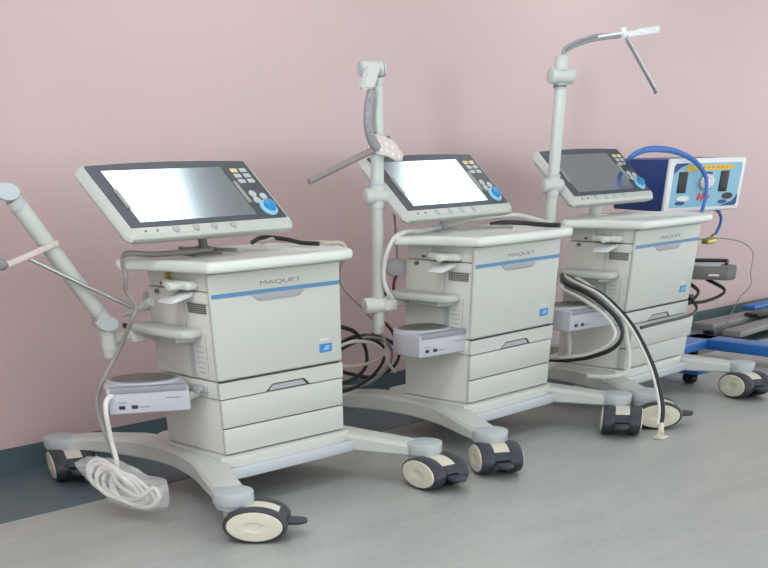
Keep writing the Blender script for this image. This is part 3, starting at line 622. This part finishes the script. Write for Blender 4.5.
flat('red_logo', [(.160, .036), (.166, .052), (.174, .058), (.184, .040), (.190, .058), (.198, .058), (.206, .040), (.214, .052), (.228, .048), (.226, .038), (.210, .030), (.198, .046), (.188, .026), (.180, .044), (.172, .034)], 'red', .0018)
flat('dark_outlet', [(.325+.030*math.cos(R(a)), .044+.010*math.sin(R(a))) for a in range(0, 360, 20)], 'cblack', .0018)
flat('dark_outlet', [(.302+.024*math.cos(R(a)), .027+.006*math.sin(R(a))) for a in range(0, 360, 20)], 'navy', .0018)
flat('outlet_knob', [(.085+.034*math.cos(R(a)), .041+.008*math.sin(R(a))) for a in range(0, 360, 20)], 'pwhite', .0018, .004)
flat('outlet_label', [(.075+.026*math.cos(R(a)), .027+.006*math.sin(R(a))) for a in range(0, 360, 20)], 'navy', .0018)
bm = bmesh.new(); addbox(bm, (.04, .02, h_-.003), (.09, .05, h_+.001)); link('top_sticker', bm, 'cap', bd, smooth=False)
cable('blue_hose', [(4.24, 2.84, .60), (4.13, 2.77, .665), (4.025, 2.70, .704), (4.061, 2.665, .726), (4.195, 2.66, .726), (4.303, 2.65, .713), (4.392, 2.635, .686), (4.445, 2.615, .643), (4.450, 2.605, .589), (4.440, 2.605, .538), (4.42, 2.60, .49)], .0078, 'hblue', 'blue hose arching over the navy box and down across its gauge panel', 'hose')
cable('blue_hose', [(4.36, 2.92, .705), (4.22, 2.81, .708), (4.14, 2.76, .717), (4.214, 2.74, .732), (4.341, 2.72, .726), (4.43, 2.70, .706)], .0052, 'hblue', 'thinner blue hose rising from behind the farthest display beside the thick one', 'hose')
cable('blue_hose', [(4.50, 2.70, .550), (4.60, 2.645, .543), (4.655, 2.64, .520), (4.672, 2.645, .492), (4.664, 2.65, .466), (4.650, 2.652, .452)], .0062, 'hblue', 'short blue hose hanging below the gauge panel to the yellow connector', 'hose')
bm = bmesh.new(); addtube(bm, [(4.652, 2.652, .455), (4.640, 2.655, .444), (4.615, 2.66, .440)], .011, seg=12); addbox(bm, (4.595, 2.64, .430), (4.66, 2.675, .446), .006)
tag(link('hose_connector', bm, 'brass'), 'yellow brass connector hanging at the end of the short blue hose', 'connector')

# blue trolley carrying the gas box
tr = empty('blue_trolley', (4.30, 2.60, 0)); tag(tr, 'blue metal trolley with low splayed base behind the farthest ventilator', 'trolley')
def bar(bm, a_, b_, w, z0, z1, bev=.006):
    a_, b_ = Vector(a_), Vector(b_); d = (b_-a_); L = d.length; d.normalize()
    Mx = frame((a_.x, a_.y, 0), (d.x, d.y, 0), (-d.y, d.x, 0), (0, 0, 1)); addbox(bm, (0, -w/2, z0), (L, w/2, z1), bev, mtx=Mx)
bm = bmesh.new(); bar(bm, (.0, .16), (.66, .16), .13, .040, .078); bar(bm, (.60, .24), (.575, -.62), .12, .040, .078); bar(bm, (.01, .22), (.01, -.22), .12, .040, .078); link('base', bm, 'blue', tr)
bm = bmesh.new(); bar(bm, (.17, .20), (.23, .20), .06, .077, .541); link('post', bm, 'blue', tr)
for x, y in ((.01, -.15), (.58, -.55), (.60, .20)):
    bm = bmesh.new(); addcyl(bm, (x, y, .0195), .036, .03, (.9, -.4, 0), sz=.52, bev=.004); addcyl(bm, (x, y, .035), .016, .02); link('caster', bm, 'cblack', tr)

# other trolley base at the right edge
tr = empty('grey_trolley', (5.4, 2.95, 0)); tag(tr, 'low grey trolley base against the wall at the right edge of the photo', 'trolley')
bm = bmesh.new(); bar(bm, (-.02, .09), (1.2, .10), .12, .032, .062); bar(bm, (-.10, -.12), (.9, -.04), .10, .030, .056); link('base', bm, 'grey', tr)
bm = bmesh.new(); bar(bm, (.55, .16), (1.2, .18), .08, .063, .082); link('blue_rail', bm, 'blue', tr)
bm = bmesh.new(); bar(bm, (.33, .02), (.62, -.02), .09, .061, .078); link('brake_bar', bm, 'cblack', tr)
for x, y in ((.05, .09), (.0, -.11), (.8, -.05), (.9, .10)):
    bm = bmesh.new(); addcyl(bm, (x, y, .0165), .03, .03, (.9, -.4, 0), sz=.52, bev=.004); addcyl(bm, (x, y, .028), .014, .016); link('caster', bm, 'cblack', tr)

# ------------------------------------------------------------------ light
def area(name, loc, target, sx, sy, power, col, spread=180):
    l = bpy.data.lights.new(name, 'AREA'); l.shape = 'RECTANGLE'; l.size = sx; l.size_y = sy; l.energy = power; l.color = col; l.spread = R(spread)
    o = bpy.data.objects.new(name, l); COL.objects.link(o); o.location = loc
    o.rotation_euler = (Vector(target)-Vector(loc)).to_track_quat('-Z', 'Y').to_euler(); return o
def ceiling_panel(x, y, sx, sy, rad):
    """recessed lamp panel flush under the ceiling, radiance rad"""
    area('ceiling_panel', (x, y, 1.745), (x, y, 0), sx, sy, rad*math.pi*sx*sy, (.97, 1, 1))
ceiling_panel(2.50, 2.90, .50, .55, 2.7)
ceiling_panel(4.34, 2.95, .56, .50, 2.9)
for x in (.6, 2.2, 3.8, 5.4, 7.0):
    for y in (-1.2, .2, 1.6): ceiling_panel(x, y, 1.0, .5, 7.0 if x < 1 and y > -1 else 1.55)
s = bpy.data.lights.new('daylight', 'SUN'); s.energy = 1.0; s.angle = R(5.5); s.color = (.84, 1.0, 1.03)
so = bpy.data.objects.new('daylight', s); COL.objects.link(so); so.rotation_euler = Vector((.85, .53, .0)).to_track_quat('-Z', 'Y').to_euler()
wd_ = bpy.data.worlds.new('world'); SC.world = wd_; wd_.use_nodes = True
wd_.node_tree.nodes['Background'].inputs[0].default_value = (.97, 1.0, .99, 1); wd_.node_tree.nodes['Background'].inputs[1].default_value = 1.75

# ------------------------------------------------------------------ camera
f, cx, cy, pitch, roll, yaw, H = 950.7507, 375.3674, 1024.4049, .7538, -.0137, .7758, .7864
cam = bpy.data.cameras.new('camera'); cam.sensor_width = 36; cam.sensor_fit = 'HORIZONTAL'; cam.lens = 36*f/768
cam.shift_x = (384-cx)/768; cam.shift_y = (cy-284)/768; cam.clip_start = .02
Fw = Vector((math.sin(yaw)*math.cos(pitch), math.cos(yaw)*math.cos(pitch), -math.sin(pitch))); Rt = Vector((math.cos(yaw), -math.sin(yaw), 0)); Up = Rt.cross(Fw)
R2 = math.cos(roll)*Rt+math.sin(roll)*Up; U2 = -math.sin(roll)*Rt+math.cos(roll)*Up
co = bpy.data.objects.new('camera', cam); COL.objects.link(co); co.matrix_world = frame((0, 0, H), R2, U2, -Fw); SC.camera = co
SC.view_settings.view_transform = 'Standard'; SC.view_settings.look = 'None'; SC.view_settings.gamma = 1; SC.view_settings.exposure = .45
SC.view_settings.use_curve_mapping = False
